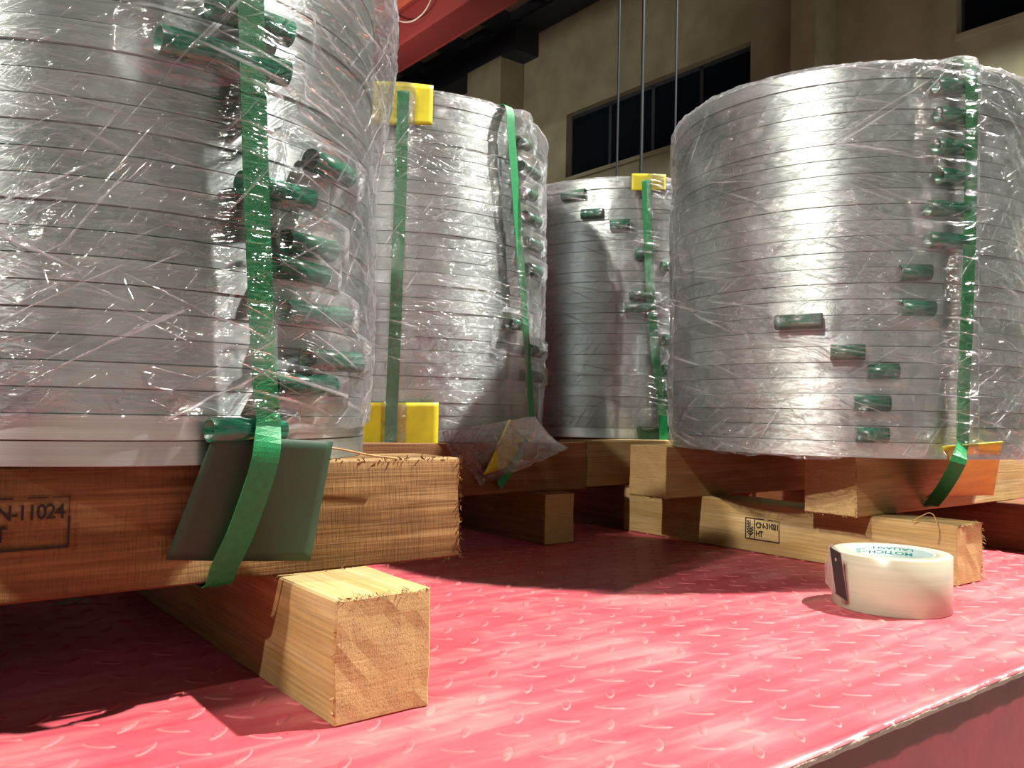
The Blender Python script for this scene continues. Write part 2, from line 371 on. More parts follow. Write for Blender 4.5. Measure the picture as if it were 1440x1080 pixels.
# the windows are openings in wall_right
wins = [(d_at(1055, 120), d_at(796, 200), z_at(942, 206), z_at(925, 110)),
        (d_at(1345, 20) - 4.2, d_at(1345, 20), z_at(1345, 51), z_at(1345, 51) + 1.35)]
print('wins', wins)
V = []; Fs = []
# wall built of slabs around the openings
wall = empty('wall_right', (0, 0, 0), T); wall['kind'] = 'structure'
w1, w2 = wins
def slab(name, d0, d1, z0, z1): hall_box(name, WU, WU + .3, d0, d1, z0, z1, M_cream, wall)
zt = 7.0
ds = sorted([w2[0], w2[1], w1[0], w1[1]])
slab('wall_slab', -9, ds[0], GZ, zt); slab('wall_slab', ds[1], ds[2], GZ, zt); slab('wall_slab', ds[3], 40, GZ, zt)
for ww in wins:
    slab('wall_slab', ww[0], ww[1], GZ, ww[2]); slab('wall_slab', ww[0], ww[1], ww[3], zt)
for k, ww in enumerate(wins):
    wn = empty('window_%d' % (k + 1), (0, 0, 0), T); wn['kind'] = 'structure'
    hall_box('window_sill', WU - .05, WU + .3, ww[0], ww[1], ww[2] - .06, ww[2] - .001, M_cream, wn)
    npan = 4 if k == 0 else 2
    fr = bmesh.new()
    ww_ = (ww[1] - ww[0]) / npan
    for j in range(npan + 1):
        c = ww[0] + ww_ * j; box_bm(WU + .12, WU + .17, c - .03, c + .03, ww[2], ww[3], bm=fr)
    for z in (ww[2] + .03, ww[3] - .03): box_bm(WU + .12, WU + .17, ww[0], ww[1], z - .03, z + .03, bm=fr)
    bm_obj('window_frame', fr, M_darkst, wn)
    for j in range(npan):
        hall_box('window_pane', WU + .14, WU + .15, ww[0] + ww_ * j + .03, ww[0] + ww_ * (j + 1) - .03, ww[2] + .03, ww[3] - .03, M_darkglass, wn)
# pilasters
pd0, pd1 = d_at(1170, 60), d_at(1134, 60)
pr = 0.42
o = hall_box('trim_1', WU - pr, WU, pd0 - .05, pd1 - .05, GZ, zt, M_cream, bev=.01)
# far column with its cap under the dark beam
r_ = ray(705, 92); rr_ = 8.5 / (r_.x * U.x + r_.y * U.y); K = EYE + r_ * rr_; kd = K.dot(D); kz = K.z
z_on = lambda y: (EYE + ray(705, y) * rr_).z
col = empty('wall_column', (0, 0, 0), T); col['kind'] = 'structure'
hall_box('column_shaft', 8.5, WU - .01, kd + .02, kd + .60, GZ, z_on(140), M_cream, col, .01)
bmb = bmesh.new()
prof = [(kd + .60, z_on(150)), (kd + 1.0, z_on(128)), (kd + 1.0, z_on(78)), (kd, z_on(78)), (kd, z_on(150))]
for u_ in (8.49, WU - .01):
    for (a, z) in prof: bmb.verts.new((u_, a, z))
bmb.verts.ensure_lookup_table()
bmb.faces.new(bmb.verts[0:5]); bmb.faces.new(bmb.verts[5:10])
for i in range(5): bmb.faces.new([bmb.verts[i], bmb.verts[(i + 1) % 5], bmb.verts[5 + (i + 1) % 5], bmb.verts[5 + i]])
bm_obj('column_cap', bmb, M_cream, col)
ztb = z_at(845, 0)
hall_box('trim_2', 8.45, WU - .01, -6, 40, ztb, 6.98, M_darkst)
hall_box('trim_3', 8.50, WU - .02, kd - .4, 40, kz + .15, ztb - .002, M_darkst)
roof = empty('ceiling', (0, 0, 0), T); roof['kind'] = 'structure'
for i in range(28):
    d0 = 11.3 + (i - 13) * 1.36
    hall_box('roof_sheet', -8, WU, d0 - .3, d0 + 1.04, 6.99, 7.05, M_roof, roof)
    hall_box('roof_rafter', -8, 8.44, d0 - .2, d0 + .16, 6.78, 6.985, M_darkst, roof)
for i in range(5):
    hall_box('roof_purlin', -7 + i * 2.6, -6.9 + i * 2.6, -6, 24, 6.70, 6.775, M_darkst, roof)
# back and side walls of the hall, behind the camera
bw = empty('wall_back', (0, 0, 0), T); bw['kind'] = 'structure'
hall_box('wall_slab', -8, WU, -9.3, -9, GZ, 6.5, M_lime, bw)
for i in range(9):
    x0 = -7.6 + i * 1.9
    hall_box('wall_pilaster', x0, x0 + .55, -9, -8.6, GZ, 6.9, M_lime, bw)
    if i < 8: hall_box('window_pane', x0 + .75, x0 + 1.75, -8.99, -8.95, .4, 4.6, M_darkglass, bw)

# crane girder (red lower box, orange upper box)
gp = at_plane(531, 121, U * 6.5, U)      # its lower far edge
gr = empty('crane_girder', (0, 0, 0), T)
tag(gr, 'long overhead girder, dull red below and bright orange above, under the roof', 'girder')
gz = gp.z
gz2 = at_plane(527, 46, U * 6.15, U).z
hall_box('bottom_flange', 6.02, 6.47, -4, 30, gz + .01, gz + .05, M_crane, gr)
hall_box('web_plate', 6.15, 6.40, -4, 30, gz + .05, gz2, M_crane, gr)
hall_box('flange_lip', 6.47, 6.50, -4, 30, gz, gz + .08, M_crane, gr)
hall_box('rail_ledge', 6.10, 6.45, -4, 30, gz2, gz2 + .045, M_crane, gr)
hall_box('upper_box', 6.16, 6.42, -4, 30, gz2 + .045, min(6.66, gz2 + 1.2), M_orange, gr)
pc = [at_plane(x, y, U * 6.06, U) for x, y in ((547, 17), (556, 26), (572, 31), (588, 25), (600, 12), (608, -4))]
tag(tube_path('power_cable', pc, .012, M_cable), 'thin white cable looping down off the orange girder', 'cable')
for px, lab in ((869, 'thin dark hanging cable over the windows, farthest from the wall column'), (903, 'thicker dark hanging cable between two thinner ones by the windows'), (950, 'thin dark hanging cable nearest the large wrapped stack at right')):
    r = ray(px, 140); p = EYE + r * 6.5
    tag(tube_path('hanging_cable', [Vector((p.x, p.y, 6.98)), Vector((p.x + .004, p.y, 4.4)), Vector((p.x - .01, p.y, -0.9 + (px - 869) * .002))], .013 if px == 903 else .009, M_darkst), lab, 'cable')

# ------------------------------------------------------------------ the red deck
dk = empty('flatbed_deck', (0, 0, 0), T)
tag(dk, 'red painted tread-plate steel deck carrying the coil stacks', 'platform')
pe = at_z(1440, 937, 0); pe2 = at_z(1266, 1010, 0)
e0 = (pe.dot(D) + pe2.dot(D)) / 2
s1_, s2_ = at_z(1160, 797, 0), at_z(1440, 853, 0)
useam = (s1_.dot(U) + s2_.dot(U)) / 2
print('deck edge d', pe.dot(D), pe2.dot(D), 'seam u', s1_.dot(U), s2_.dot(U))
# two plates with a narrow seam along D
hall_box('deck_plate', -3.0, useam - .0012, e0, 5, -.008, 0, M_red, dk)
hall_box('deck_plate', useam + .0012, 3.5, e0, 5, -.008, -0.0005, M_red, dk)
hall_box('deck_frame', -3.0, 3.5, e0 + .004, 5, -.16, -.0081, M_redside, dk)
# ragged, chipped lip along the edge
V = []; Fs = []
nL = 500
for i in range(nL + 1):
    u = -1.0 + 2.6 * i / nL
    n1 = mnoise.noise((u * 28, 0, 0)); n2 = mnoise.noise((u * 90, 3, 0))
    o1 = -.0022 - .0018 * abs(n1) - .0012 * abs(n2)
    V += [(u, e0 + .0035 + .002 * n2, .0006), (u, e0 + o1 * .5, .0010 + .0006 * n1), (u, e0 + o1, -.0025 + .001 * n2), (u, e0 - .0002, -.0075 - .002 * abs(n1))]
for i in range(nL):
    for k in range(3): a = i * 4 + k; Fs.append((a, a + 4, a + 5, a + 1))
mesh_obj('chipped_lip', V, Fs, M_chip, dk, True)
V = []; Fs = []
for i in range(nL + 1):
    u = -1.0 + 2.6 * i / nL
    n1 = mnoise.noise((u * 40, 7, 0)); n2 = mnoise.noise((u * 120, 9, 0)); n3 = mnoise.noise((u * 12, 11, 0))
    hh = .0012 + .0012 * max(0, n1 + n3 + .2)
    V += [(u, e0 + .007 + .002 * n2, 0), (u, e0 + .003, hh), (u, e0 - .001 + .0015 * n2, hh * .8), (u, e0 - .0028 - .001 * n1, -.001)]
for i in range(nL):
    for k in range(3): a = i * 4 + k; Fs.append((a, a + 4, a + 5, a + 1))
mesh_obj('paint_bead', V, Fs, M_red, dk, True)
# raised lozenges, alternating directions
tilt = math.radians(-7) - T     # in the deck's own frame
V = []; Fs = []; FM = []
def lozenge(cx, cy, a, l, wd, h):
    ca, sa = math.cos(a), math.sin(a); base = len(V); n = 10
    for ring, (sc, z) in enumerate(((1.0, -.0004), (.72, h * .8), (.45, h))):
        for k in range(n):
            t = 2 * PI * k / n
            x = l / 2 * math.cos(t) * sc; y = wd / 2 * math.sin(t) * (abs(math.sin(t)) ** .3) * sc
            V.append((cx + x * ca - y * sa, cy + x * sa + y * ca, z))
    for r_ in range(2):
        for k in range(n):
            a0 = base + r_ * n + k; a1 = base + r_ * n + (k + 1) % n; Fs.append((a0, a1, a1 + n, a0 + n)); FM.append(1 if r_ == 0 else 0)
    Fs.append(tuple(base + 2 * n + k for k in range(n))); FM.append(0)
PT = .0345
R2 = Matrix.Rotation(math.radians(-7), 3, 'Z')
for i in range(-45, 60):
    for j in range(-10, 95):
        wv = R2 @ Vector((i * PT, .3 + j * PT, 0))
        u, d = wv.dot(U), wv.dot(D)
        if d < e0 + .012 or d > 3.0 or u < -1.2 or u > 2.4 or abs(u - useam) < .012: continue
        a = tilt + (PI / 2 if (i + j) % 2 == 0 else 0)
        lozenge(u, d, a, .029, .0085, .0011)
lz = mesh_obj('raised_treads', V, Fs, M_tread, dk, True, None, [M_rim], FM); lz['kind'] = 'stuff'

# ------------------------------------------------------------------ stacks of coils
def cpos(px, Dc):
    r = ray(px, 580); a = math.atan2(r.x, r.y); return Vector((Dc * math.sin(a), Dc * math.cos(a), 0))
S1 = dict(c=cpos(153, .92) + E * .017, R=.24, z=.188, p=.0187, n=27)
S2 = dict(c=cpos(554, 1.70), R=.29, z=.180, p=.0224, n=18)
S3 = dict(c=cpos(875, 2.15), R=.29, z=.180, p=.0227, n=25)
S4 = dict(c=cpos(1182, 1.59), R=.29, z=.178, p=.0227, n=25)
# heights of the tops
for S, (px, py) in ((S2, (560, 124)), (S3, (870, 250)), (S4, (1230, 89))):
    top = at_cyl(S, px, py, S['R']).z
    S['n'] = round((top - S['z']) / S['p']); S['p'] = (top - S['z']) / S['n']
    print('stack', S['c'], S['n'], S['p'], top)
ORD = ['lowest', 'second', 'third', 'fourth', 'fifth', 'sixth', 'seventh', 'eighth', 'ninth', 'tenth', 'eleventh', 'twelfth', 'thirteenth', 'fourteenth', 'fifteenth',
       'sixteenth', 'seventeenth', 'eighteenth', 'nineteenth', 'twentieth', 'twenty-first', 'twenty-second', 'twenty-third', 'twenty-fourth', 'twenty-fifth', 'twenty-sixth', 'twenty-seventh', 'twenty-eighth']
def ring_mesh(R, h):
    seg = 160; b = .0006; ri = R * .60
    prof = [(ri, 0), (R - .0022, 0), (R - .0022, 0), (R, b), (R, b), (R, h - b), (R, h - b), (R - .0022, h), (R - .0022, h), (ri, h)]
    V = []; Fc = []
    for k in range(seg):
        t = 2 * PI * k / seg
        for r, z in prof: V.append((r * math.cos(t), r * math.sin(t), z))
    n = len(prof); sm = []
    for k in range(seg):
        for j in (0, 2, 4, 6, 8, 9):
            a = k * n + j; b_ = k * n + (j + 1) % n; c = ((k + 1) % seg) * n + (j + 1) % n; d = ((k + 1) % seg) * n + j
            Fc.append((a, d, c, b_)); sm.append(j in (2, 4, 6))
    me = bpy.data.meshes.new('steel_coil'); me.from_pydata(V, [], Fc); me.materials.append(M_steel)
    me.polygons.foreach_set('use_smooth', sm)
    me.update(); return me
def sleeve_mesh(length, r):
    V = []; Fc = []; n = 20; ri = r - .0012
    for x in (-length / 2, length / 2):
        for rr in (r, ri):
            for k in range(n):
                t = 2 * PI * k / n; V.append((x, rr * math.cos(t), rr * math.sin(t)))
    for k in range(n):
        j = (k + 1) % n
        Fc += [(k, j, 2 * n + j, 2 * n + k), (n + j, n + k, 3 * n + k, 3 * n + j), (k, n + k, n + j, j), (2 * n + j, 3 * n + j, 3 * n + k, 2 * n + k)]
    me = bpy.data.meshes.new('sleeve'); me.from_pydata(V, [], Fc); me.materials.append(M_tube)
    me.polygons.foreach_set('use_smooth', [True] * len(Fc)); me.update(); return me
def stack(S, where, gname, sleeves):
    """sleeves: (px0, px1, py, embed) on the photo"""
    me = ring_mesh(S['R'], S['p']); S['bumps'] = []
    coils = []; by = {}
    for (x0, x1, y, emb, *rest) in sleeves:
        xm = (x0 + x1) / 2
        pm = at_cyl(S, xm, y, S['R'] + .008)
        i = min(S['n'] - 1, max(0, int((pm.z - S['z']) / S['p'])))
        by.setdefault(i, []).append((x0, x1, y, emb, rest, pm))
    for i in range(S['n']):
        o = bpy.data.objects.new('steel_coil', me); C.objects.link(o)
        j = random.uniform(-.0016, .0016), random.uniform(-.0016, .0016)
        if i == 0: j = (0, 0)
        o.location = (S['c'].x + j[0], S['c'].y + j[1], S['z'] + i * S['p'])
        ex = ' with green sleeve' if i in by else ''
        name = ORD[i] + (' from bottom' if i else '')
        if i == S['n'] - 1: name = 'topmost'
        tag(o, 'silver steel coil%s, %s %s' % (ex, name, where), 'coil', gname)
        coils.append(o)
        for (x0, x1, y, emb, rest, pm) in by.get(i, []):
            r = rest[0] if rest else S['p'] * .50
            # its two ends on the rim
            off = r + emb
            a = at_cyl(S, x0, y, S['R'] + off); b = at_cyl(S, x1, y, S['R'] + off)
            ln = min(.16, max(.018, (b - a).length))
            mid_a = (ang(S, a) + ang(S, b)) / 2
            zz = pm.z - o.location.z
            sl = bpy.data.objects.new('sleeve', sleeve_mesh(ln, r)); C.objects.link(sl); sl.parent = o
            rr = S['R'] + off
            if ln > .05: rr -= 0.0
            sl.location = (rr * math.cos(mid_a) - j[0] * 0, rr * math.sin(mid_a), max(r * .8, min(S['p'] - r * .8, zz)))
            sl.rotation_euler = (random.uniform(0, 1), random.uniform(-.04, .04), mid_a + PI / 2)
            S['bumps'].append((mid_a, pm.z, ln / 2 / S['R'], off + r))
    return coils
stack(S1, 'of the nearest stack', 'coils of the nearest stack', [
    (298, 405, 28, 0, .0105), (222, 396, 78, 0, .0108), (436, 488, 244, 0), (340, 437, 266, 0), (402, 466, 336, 0), (386, 455, 382, 0),
    (396, 480, 440, 0), (429, 498, 497, 0), (382, 465, 547, 0), (292, 395, 604, 0)])
stack(S2, 'of the yellow-cornered stack', 'coils of the stack behind the nearest one', [
    (728, 742, 203, 0), (732, 754, 238, 0), (734, 750, 271, 0), (737, 755, 308, 0), (738, 756, 345, 0), (742, 757, 381, 0), (716, 737, 455, 0), (743, 758, 492, 0), (745, 758, 530, 0)])
stack(S3, 'of the farthest stack', 'coils of the farthest stack', [
    (792, 824, 271, -.008), (819, 849, 295, -.008), (857, 885, 321, -.003), (893, 916, 351, 0), (886, 916, 411, 0), (878, 916, 438, 0),
    (930, 942, 381, 0), (932, 949, 482, 0), (932, 948, 515, 0), (930, 948, 544, 0), (930, 948, 572, 0)])
stack(S4, 'of the big stack by tape roll', 'coils of the stack near the tape roll', [
    (1316, 1362, 124, 0), (1320, 1358, 163, 0), (1316, 1358, 208, 0), (1320, 1358, 245, 0), (1305, 1358, 292, 0), (1305, 1358, 334, 0),
    (1264, 1307, 377, -.007), (1266, 1313, 440, -.007), (1093, 1158, 445, -.001), (1168, 1217, 488, -.004), (1219, 1264, 526, -.008), (1200, 1252, 570, -.008), (1204, 1251, 612, -.008)])

S5 = dict(c=S1['c'] - U * .64, R=.24, z=.188, p=.0187, n=27)  # unseen stack added at left to block a lamp and darken the deck
stack(S5, 'of the added light-blocking stack', 'coils of the added light-blocking stack', [])

# ------------------------------------------------------------------ stretch film
def vnoise(x, y, seed):
    xi = np.floor(x).astype(np.int64); yi = np.floor(y).astype(np.int64); xf = x - xi; yf = y - yi
    def h(a, b):
        n = (a * 374761393 + b * 668265263 + seed * 1442695041) & 0xffffffff
        n = ((n ^ (n >> 13)) * 1274126177) & 0xffffffff
        return ((n ^ (n >> 16)) & 0xffff) / 65535.0 * 2 - 1
    u = xf * xf * (3 - 2 * xf); v = yf * yf * (3 - 2 * yf)
    return (h(xi, yi) * (1 - u) + h(xi + 1, yi) * u) * (1 - v) + (h(xi, yi + 1) * (1 - u) + h(xi + 1, yi + 1) * u) * v
def film(S, label, zbot, zover, bulge, straps, amp=1.0, flare=0.0, seed=1, m=None):
    nt_, nz = 420, 170; R = S['R']; ztop = S['z'] + S['n'] * S['p'] + .003
    caps = 8
    th0 = math.atan2(S['c'].y, S['c'].x)   # seam at the far side
    th = th0 + np.linspace(0, 2 * PI, nt_ + 1)
    z = np.linspace(0, 1, nz)
    TH, ZZ = np.meshgrid(th, z)
    s = TH * R
    zb = zbot + .008 * vnoise(s * 9, s * 0, seed) + .004 * vnoise(s * 40, s * 0, seed + 5)
    Z = zb + (ztop - zb) * ZZ
    r = np.full_like(TH, R + .0045)
    edge = np.clip((ztop - Z) / .012, 0, 1); 
    r += .0022 * vnoise(s * 14, Z * 14, seed + 1) * amp
    for k, (a, fa, fb, am) in enumerate(((0.45, 70, 7, .0022), (-0.7, 90, 8, .0020), (1.1, 80, 9, .0016), (-0.15, 130, 5, .0012), (0.9, 200, 22, .0010))):
        q = s * math.sin(a) + Z * math.cos(a); p = s * math.cos(a) - Z * math.sin(a)
        n = vnoise(q * fa + 1.3 * vnoise(p * 12, q * 12, seed + 20 + k), p * fb, seed + 2 + k)
        mask = np.clip(vnoise(s * 6, Z * 6, seed + 30 + k) * 1.6 + .4, 0, 1)
        r += am * amp * mask * (1 - np.abs(n)) ** 2
    def wrap(a): return (a + PI) % (2 * PI) - PI
    bump = np.zeros_like(TH)
    for (a, zz, hw, hh) in S['bumps']:
        da = np.clip(np.abs(wrap(TH - a)) - hw, 0, None) * R; dz = np.abs(Z - zz)
        bump = np.maximum(bump, (hh + .004) * np.exp(-(da / .018) ** 2 - (np.clip(dz - S['p'] * .6, 0, None) / .011) ** 2))
    for (a, hh) in straps:
        da = np.clip(np.abs(wrap(TH - a)) * R - .010, 0, None)
        bump = np.maximum(bump, hh * np.exp(-(da / .016) ** 2))
    r = np.maximum(r, r * 0 + R + .002 + bump) + .25 * (bump > .001) * .0008
    r += bulge * np.clip((Z - (S['z'] + .55 * (ztop - S['z']))) / .1, 0, 1) * (0.6 + 0.5 * vnoise(s * 5, Z * 5, seed + 9)) * edge
    r += flare * np.clip((S['z'] + .02 - Z) / .05, 0, 1)
    r = r - .004 * (1 - edge)
    # loose part below the lowest coil drops inwards unless flared
    X = S['c'].x + r * np.cos(TH); Y = S['c'].y + r * np.sin(TH)
    rows = [np.stack([X[i], Y[i], Z[i]], -1) for i in range(nz)]
    uv = [np.stack([TH[i] * R + seed, Z[i]], -1) for i in range(nz)]
    if zover:
        for k in range(1, caps + 1):
            rr = (r[-1]) * (1 - k / caps * .45)
            zt = ztop + .003 * vnoise(th * 3 * k, th * 0, seed + 50) * .6 + .002
            rows.append(np.stack([S['c'].x + rr * np.cos(th), S['c'].y + rr * np.sin(th), np.full_like(th, 0) + zt + .0008], -1))
            uv.append(np.stack([rr * np.cos(th) + seed + 4, rr * np.sin(th)], -1))
    Vv = np.concatenate(rows); UV = np.concatenate(uv); W_ = nt_ + 1
    Fc = [(i * W_ + k, i * W_ + k + 1, (i + 1) * W_ + k + 1, (i + 1) * W_ + k) for i in range(len(rows) - 1) for k in range(nt_)]
    o = mesh_obj('stretch_film', Vv.tolist(), Fc, m or M_film, None, True, UV)
    tag(o, label, 'plastic film', 'wraps of clear stretch film')
    return o

# ------------------------------------------------------------------ straps
WS = .020
def strap(S, pix, label, off=.0205, tail=None, width=WS, top_in=.16, zt=None):
    """pix: points down the photo; the band runs over the top rim and ends in the coil's eye"""
    pts = []; nr = []
    ztop = S['z'] + S['n'] * S['p']
    first = at_cyl(S, pix[0][0], pix[0][1], S['R'] + off)
    a = ang(S, first); rad = Vector((math.cos(a), math.sin(a), 0))
    for rr, z, nn in ((top_in, ztop + .0052, Vector((0, 0, 1))), (S['R'] * .8, ztop + .0052, Vector((0, 0, 1))), (S['R'] - .012, ztop + .0055, Vector((0, 0, 1))), (S['R'] + off * .55, ztop + .002, (rad + Vector((0, 0, 1))).normalized()), (S['R'] + off * .9, ztop - .012, rad)):
        pts.append(Vector((S['c'].x, S['c'].y, 0)) + rad * rr + Vector((0, 0, z))); nr.append(nn)
    for (x, y) in pix:
        p = at_cyl(S, x, y, S['R'] + off); aa = ang(S, p)
        if p.z > ztop - .02: continue
        pts.append(p); nr.append(Vector((math.cos(aa), math.sin(aa), 0)))
    if tail:
        for p, n in tail: pts.append(p); nr.append(n)
    o = ribbon('strap', pts, nr, width, .0009, M_strap)
    tag(o, label, 'strap', 'green straps over the stacks')
    S.setdefault('straps', []).append((sum(ang(S, at_cyl(S, x, y, S['R'] + off)) for x, y in pix) / len(pix), off + .003))
    return o
bb = lambda px, py, off: at_plane(px, py, S1F + E * off, E)
# front faces of the upper timbers (points on the face)
S1F = at_z(645, 782, .0928)
print('beam1 e', S1F.dot(E), 'coil e', S1['c'].dot(E) + S1['R'])
strap(S1, [(352, -60), (354, 60), (357, 160), (360, 260), (364, 360), (368, 460), (374, 560), (377, 590)],
      'broad green plastic strap down the nearest stack, bent under the timber', width=.0215, off=.0205,
      tail=[(bb(376, 622, .053), E), (bb(372, 650, .052), E), (bb(360, 690, .044), E), (bb(338, 750, .030), E), (bb(315, 798, .017), E), (bb(306, 822, .006), (E - Vector((0, 0, 1))).normalized()),
            (bb(306, 824, 0) + D * .03 - Vector((0, 0, .0015)), Vector((0, 0, -1))), (bb(306, 824, 0) + D * .075 - Vector((0, 0, .0015)), Vector((0, 0, -1)))])
def drop(p, dv, n): return (p + dv, n)
pS2 = at_cyl(S2, 549, 620, .3105)
r2 = Vector((pS2.x - S2['c'].x, pS2.y - S2['c'].y, 0)).normalized()
strap(S2, [(567, 135), (565, 200), (562, 300), (558, 400), (554, 500), (551, 570), (549, 620)], 'green strap running down over both yellow sheets of the stack',
      tail=[(at_cyl(S2, 546, 650, .308), r2), (at_cyl(S2, 543, 690, .306), r2)])
pb = at_cyl(S2, 748, 590, .3105)
def inward(S, px, py, rr): return at_cyl(S, px, py, rr)
ra = Vector((math.cos(ang(S2, pb)), math.sin(ang(S2, pb)), 0))
q0 = at_cyl(S2, 747, 610, .312); vE = E
strap(S2, [(718, 178), (722, 230), (727, 300), (733, 380), (738, 450), (743, 520), (747, 575), (748, 600)], 'narrow-looking green strap near the right rim of the stack with yellow corner sheets',
      tail=[(q0 + Vector((-.004, 0, -.006)), ra), (q0 + Vector((-.026, -.048, -.045)), ra), (q0 + Vector((-.056, -.088, -.088)), ra)])
q3 = at_cyl(S3, 934, 596, .3105); r3 = Vector((math.cos(ang(S3, q3)), math.sin(ang(S3, q3)), 0))
strap(S3, [(909, 262), (911, 320), (914, 400), (920, 480), (926, 540), (932, 590)], 'green strap down the farthest stack beside its row of green sleeves',
      tail=[(at_cyl(S3, 933, 618, .310), r3), (at_cyl(S3, 930, 650, .306), r3)])
q4 = at_cyl(S4, 1353, 622, .3105); r4 = Vector((math.cos(ang(S4, q4)), math.sin(ang(S4, q4)), 0))
S4B = at_z(1213, 727, .0855)   # lower front corner of its upper timber
CF = Vector((-.45, -.9, -.1)).normalized()
def b4(px, py, off): return at_plane(px, py, S4B + E * off, E)
strap(S4, [(1366, 122), (1366, 180), (1365, 240), (1364, 300), (1362, 380), (1359, 460), (1355, 540), (1354, 600), (1353, 625)], 'green strap down the big stack, tucked over a yellow sheet at its foot',
      tail=[(b4(1347, 650, .145), CF), (b4(1330, 682, .085), CF), (b4(1311, 708, .022), CF), (b4(1306, 713, -.012) + D*.005, (E - Vector((0, 0, 1))).normalized())])

# ------------------------------------------------------------------ corner protector sheets
def sheet(name, fn, m, label, cat, group, nu=14, nv=14, th=.0014):
    """fn(s,t) -> world point, s across, t down"""
    V = [fn(i / nu, j / nv) for j in range(nv + 1) for i in range(nu + 1)]
    W_ = nu + 1; Fc = [(j * W_ + i, j * W_ + i + 1, (j + 1) * W_ + i + 1, (j + 1) * W_ + i) for j in range(nv) for i in range(nu)]
    o = mesh_obj(name, V, Fc, m, None, True)
    md = o.modifiers.new('s', 'SOLIDIFY'); md.thickness = th; md.offset = 0
    tag(o, label, cat, group); return o
def quadfn(a, b, c, d, bow=0, bn=None, curl=None):
    def fn(s, t):
        p = a * (1 - s) * (1 - t) + b * s * (1 - t) + d * (1 - s) * t + c * s * t
        if bn is not None: p = p + bn * bow * 4 * s * (1 - s) * (1 if curl is None else t)
        return p
    return fn
def cylpatch(S, px0, px1, py0, py1, off, cap=False, skew=0, inl=.05):
    ztop = S['z'] + S['n'] * S['p'] + .0035
    def fn(s, t):
        x = px0 + (px1 - px0) * s
        if cap and t < .35:
            p = at_cyl(S, x, py0, S['R'] + off); a = ang(S, p); rr = S['R'] + off - (.35 - t) / .35 * inl
            return Vector((S['c'].x + rr * math.cos(a), S['c'].y + rr * math.sin(a), ztop))
        tt = (t - .35) / .65 if cap else t
        p = at_cyl(S, x, py1, S['R'] + off); a = ang(S, p)
        zb = at_cyl(S, x + skew, py1 + (py0 * 0), S['R'] + off).z
        zt_ = ztop if cap else at_cyl(S, x, py0, S['R'] + off).z
        return Vector((S['c'].x + (S['R'] + off) * math.cos(a), S['c'].y + (S['R'] + off) * math.sin(a), zt_ + (zb - zt_) * tt))
    return fn
YG = 'yellow corner sheets under the straps'
sheet('corner_sheet', cylpatch(S2, 523, 608, 124, 176, .0185, True), M_yel, 'yellow plastic sheet folded over the top rim of the stack, strap across it', 'protector', YG)
sheet('corner_sheet', cylpatch(S2, 506, 615, 566, 652, .0185), M_yel, 'yellow plastic sheet at the foot of the stack behind the nearest timber', 'protector', YG)
pA, pB = at_cyl(S2, 716, 590, .307), at_cyl(S2, 760, 593, .312)
dv = Vector((-.040, -.080, -.088))
sheet('corner_sheet', lambda s, t: (pA * (1 - s) + pB * s) + dv * (t ** 1.3) * (1 - .25 * s) + Vector((0, 0, -.004 * t)), M_yel, 'narrow yellow sheet curling down below the right rim of its stack', 'protector', YG)
sheet('corner_sheet', cylpatch(S3, 888, 936, 252, 268, .0185, True), M_yel, 'pale yellow sheet on the top rim of the farthest stack', 'protector', YG)
A4 = at_cyl(S4, 1325, 628, .3155); B4 = at_cyl(S4, 1410, 621, .3175)
sheet('corner_sheet', lambda s, t: (quadfn(A4, B4, b4(1397, 696, .085), b4(1301, 700, .02), -.012, E, 1)(s, t) + E * .022 * math.sin(PI * t) * (1 - s)), M_yel, 'wide yellow sheet under the strap at the foot of the big stack', 'protector', YG)
sheet('corner_sheet', quadfn(bb(300, 612, .046), bb(468, 621, .030), bb(436, 788, .008), bb(233, 787, .006), .004, E), M_sheetg, 'large dark green sheet hanging over the nearest timber, strap across it', 'protector', None)
sheet('corner_sheet', quadfn(at_cyl(S3, 895, 600, .309), at_cyl(S3, 952, 598, .309), at_cyl(S3, 946, 660, .306), at_cyl(S3, 905, 655, .306)), M_sheetg, 'small dark green sheet at the foot of the farthest stack', 'protector', None)

film(S1, 'crumpled clear stretch film around the nearest stack, torn off above its lowest coils', .222, True, .016, S1['straps'], 1.2, seed=3, m=M_film_smooth)
film(S2, 'clear stretch film around the stack with yellow corner sheets, loose tail at its foot', S2['z'] + .003, True, .004, S2['straps'], 1.35, seed=5)
film(S3, 'clear stretch film around the farthest stack', S3['z'] + .02, True, .003, S3['straps'], 1.2, seed=7)
film(S4, 'crinkled clear stretch film around the big stack near the tape roll', S4['z'] - .001, True, .004, S4['straps'], 1.7, seed=11)
# loose tail of film at the foot of stack 2
tl = [at_cyl(S2, 755, 560, .318), at_cyl(S2, 765, 600, .322)]
a0 = at_cyl(S2, 700, 640, .31); 
ptl = at_cyl(S2, 752, 570, .315) + Vector((0, -.09, 0))
def tailfn(s, t):
    top = at_cyl(S2, 752 - 130 * s, 585 + 22 * s, .316)
    tip = at_plane(800 - 150 * s, 630 + 60 * s * (1.2 - .2 * s), ptl, Vector((0, -1, 0)))
    p = top * (1 - t) + tip * t
    k = mnoise.noise((s * 14, t * 4, 2)) * .006 * t + mnoise.noise((s * 30 + t * 5, t * 3, 7)) * .003
    return p + Vector((0, k, k * .6 - .008 * math.sin(PI * t)))
o = sheet('film_tail', tailfn, M_film, 'loose flared tail of clear film hanging beside the narrow yellow sheet', 'plastic film', None, 70, 30, .0002)
uvl = o.data.uv_layers.new(name='uv')
for lp in o.data.loops:
    co = o.data.vertices[lp.vertex_index].co; uvl.data[lp.index].uv = (co.x + co.z * .7 + 3, co.z - co.x * .4)

